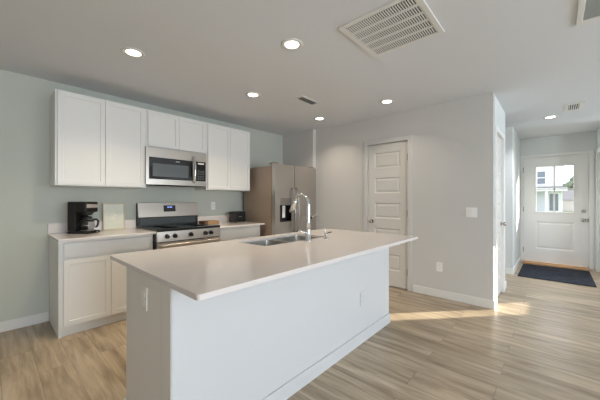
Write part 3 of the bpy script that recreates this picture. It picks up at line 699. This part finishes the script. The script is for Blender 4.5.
# toaster
tx0, tx1, ty0, ty1 = 2.470, 2.705, 3.545, 3.705
r = thing('toaster', ((tx0 + tx1) / 2, (ty0 + ty1) / 2, ZC), 'black two-slice toaster with chrome edge beside the refrigerator', 'toaster')
MB().box(tx0, tx1 - .03, ty0, ty1, ZC + .012, ZC + .165, bevel=.014, seg=3).build('body', 'black', r)
MB().box(tx1 - .032, tx1 - .024, ty0 - .002, ty1 + .002, ZC + .010, ZC + .167, bevel=.003).build('chrome_band', 'chrome', r)
MB().box(tx1 - .026, tx1, ty0 + .004, ty1 - .004, ZC + .012, ZC + .160, bevel=.010).build('end_cap', 'black', r)
for b in (ty0 + .035, ty1 - .062): MB().box(tx0 + .03, tx1 - .05, b, b + .027, ZC + .1645, ZC + .1665).build('bread_slot', 'dark', r)
MB().box(tx1, tx1 + .016, (ty0 + ty1) / 2 - .015, (ty0 + ty1) / 2 + .015, ZC + .10, ZC + .115, bevel=.003).build('lever', 'chrome', r)
MB().box(tx0 + .07, tx0 + .13, ty0 - .0015, ty0 + .002, ZC + .088, ZC + .094).build('badge', 'steel', r)
for a in (tx0 + .03, tx1 - .05):
    for b in (ty0 + .03, ty1 - .03): MB().cyl((a, b, ZC), (a, b, ZC + .013), .010).build('foot', 'black', r)

# ------------------------------------------------------------------ switches and outlets
def plate(name, label, cat, c, face, wd, ht, kind, group, pm='plate'):
    # face '-Y' or '-X'; drawn facing -Y at the origin
    r = thing(name, c, label, cat, group)
    def pl(m):
        a = {'-Y': 0, '-X': -PI / 2}[face]
        bmesh.ops.transform(m.bm, matrix=Matrix.Translation(c) @ Matrix.Rotation(a, 4, 'Z'), verts=m.bm.verts); return m
    pl(MB().box(-wd / 2, wd / 2, -.006, 0, -ht / 2, ht / 2, bevel=.002)).build('cover_plate', pm, r)
    if kind == 'outlet':
        for z in (-.02, .02):
            s = pl(MB().box(-.017, .017, -.008, -.005, z - .014, z + .014, bevel=.003)).build('receptacle', pm, r)
            pl(MB().box(-.008, -.006, -.0084, -.0078, z - .004, z + .006).box(.006, .008, -.0084, -.0078, z - .004, z + .006).cyl((0, -.0084, z - .009), (0, -.0078, z - .009), .0022)).build('socket_slots', 'dark' if pm == 'plate' else pm, s)
    else:
        n = 2 if wd > .1 else 1
        for i in range(n):
            x = (i - (n - 1) / 2) * .046
            pl(MB().prism([(-.006, -.032), (-.010, -.032), (-.007, .032), (-.006, .032)], 0, x - .016, x + .016)).build('rocker', 'plate', r)
plate('light_switch', 'white double light switch plate on the pantry wall', 'light switch', (XP, .730, 1.086), '-X', .116, .116, 'switch', None)
plate('wall_outlet', 'white wall outlet low on the pantry wall right of the door', 'outlet', (XP, 1.081, .388), '-X', .072, .116, 'outlet', 'wall outlets')
plate('wall_outlet', 'white wall outlet on the island face near the floor', 'outlet', (2.170, iy0, .382), '-Y', .072, .116, 'outlet', 'wall outlets', 'island')
plate('wall_outlet', 'beige wall outlet high on the narrow end panel of the island', 'outlet', (ix0 + .004, 1.546, .735), '-X', .072, .116, 'outlet', 'wall outlets', 'panel')
plate('wall_outlet', 'white wall outlet above the cutting board on the sage wall', 'outlet', (2.274, YB, 1.145), '-Y', .070, .116, 'outlet', 'wall outlets')

# ------------------------------------------------------------------ door mat
m = MB(); m.box(5.742, 6.905, -.440, .448, .0005, .013, bevel=.004)
tag(m.build('door_mat', 'mat_'), 'dark navy woven mat on the floor inside the front door', 'mat')

# ------------------------------------------------------------------ outside the front door
struct(MB().box(7.31, 60, -25, 25, -.30, -.15), 'ground', 'grass', 'lawn between the houses', 'ground')
struct(MB().box(7.31, 9.2, -.9, .9, -.149, -.03), 'porch_slab', 'concrete', 'concrete step outside the front door', 'porch')
r = thing('neighbour_house', (44, 4.5, -.15), 'white two-storey house across the street, seen through the door window', 'house')
X0 = 40.0
MB().box(X0, 48, -.56, 10, -.15, 5.4).build('wall', 'siding', r)
MB().prism([(-.85, 5.4), (10.3, 5.4), (4.7, 8.0)], 0, X0 - .4, 48.4).build('roof', 'shingle', r)
MB().box(X0 - .03, X0, -.60, -.46, -.15, 5.4).build('corner_board', 'ext_trim', r)
wn = MB().box(X0 - .06, X0, .66, 1.50, 2.88, 4.40).build('window', 'ext_trim', r)
MB().box(X0 - .08, X0 - .05, .76, 1.40, 2.98, 3.58).box(X0 - .08, X0 - .05, .76, 1.40, 3.68, 4.30).build('pane', 'ext_glass', wn)
MB().box(X0 - 1.6, X0, -.95, 10, 2.16, 2.45).build('porch_roof', 'ext_trim', r)
MB().box(X0 - 1.55, X0 - .02, -.93, 10, 2.452, 2.62).build('porch_shingles', 'shingle', r)
MB().box(X0 - 1.5, X0 - 1.3, .53, .74, -.15, 2.16).build('porch_post', 'ext_trim', r)
dr = MB().box(X0 - .06, X0, -.36, .50, -.10, 2.02).build('door', 'ext_trim', r)
MB().box(X0 - .08, X0 - .05, -.28, .02, .1, 1.9).box(X0 - .08, X0 - .05, .12, .42, .1, 1.9).build('pane', 'ext_glass', dr)
MB().box(X0 - .06, X0, .80, 3.4, -.15, 2.0).build('garage_door', 'garage', r)
r = thing('garden_shed', (50, -3, -.15), 'low shed with grey roof beside the white house, seen through the door', 'shed')
MB().box(48.5, 52, -6, -.72, -.15, 1.25).build('wall', 'fence', r)
MB().prism([(48.2, 1.25), (52.3, 1.25), (50.2, 2.5)], 1, -6.2, -.70).build('roof', 'shingle', r)
r = thing('tree', (58, -2.2, -.15), 'leafy tree behind the shed, seen through the door window', 'tree')
MB().cyl((58, -2.2, -.15), (58, -2.2, 2.6), .22, .14).build('trunk', 'bark', r)
m = MB(); rnd = random.Random(3)
for i in range(26):
    a, q = rnd.uniform(0, 2 * PI), rnd.uniform(0, 1.1)
    g_ = bmesh.ops.create_icosphere(m.bm, subdivisions=2, radius=rnd.uniform(.35, .65))
    c_ = Vector((58 + q * math.cos(a), -2.2 + q * math.sin(a) * .95, 2.0 + rnd.uniform(0, 2.0) * (1.25 - q * .6)))
    for v in g_['verts']: v.co = c_ + v.co * (1 + rnd.uniform(-.22, .22))
m.build('crown', 'leaf', r)
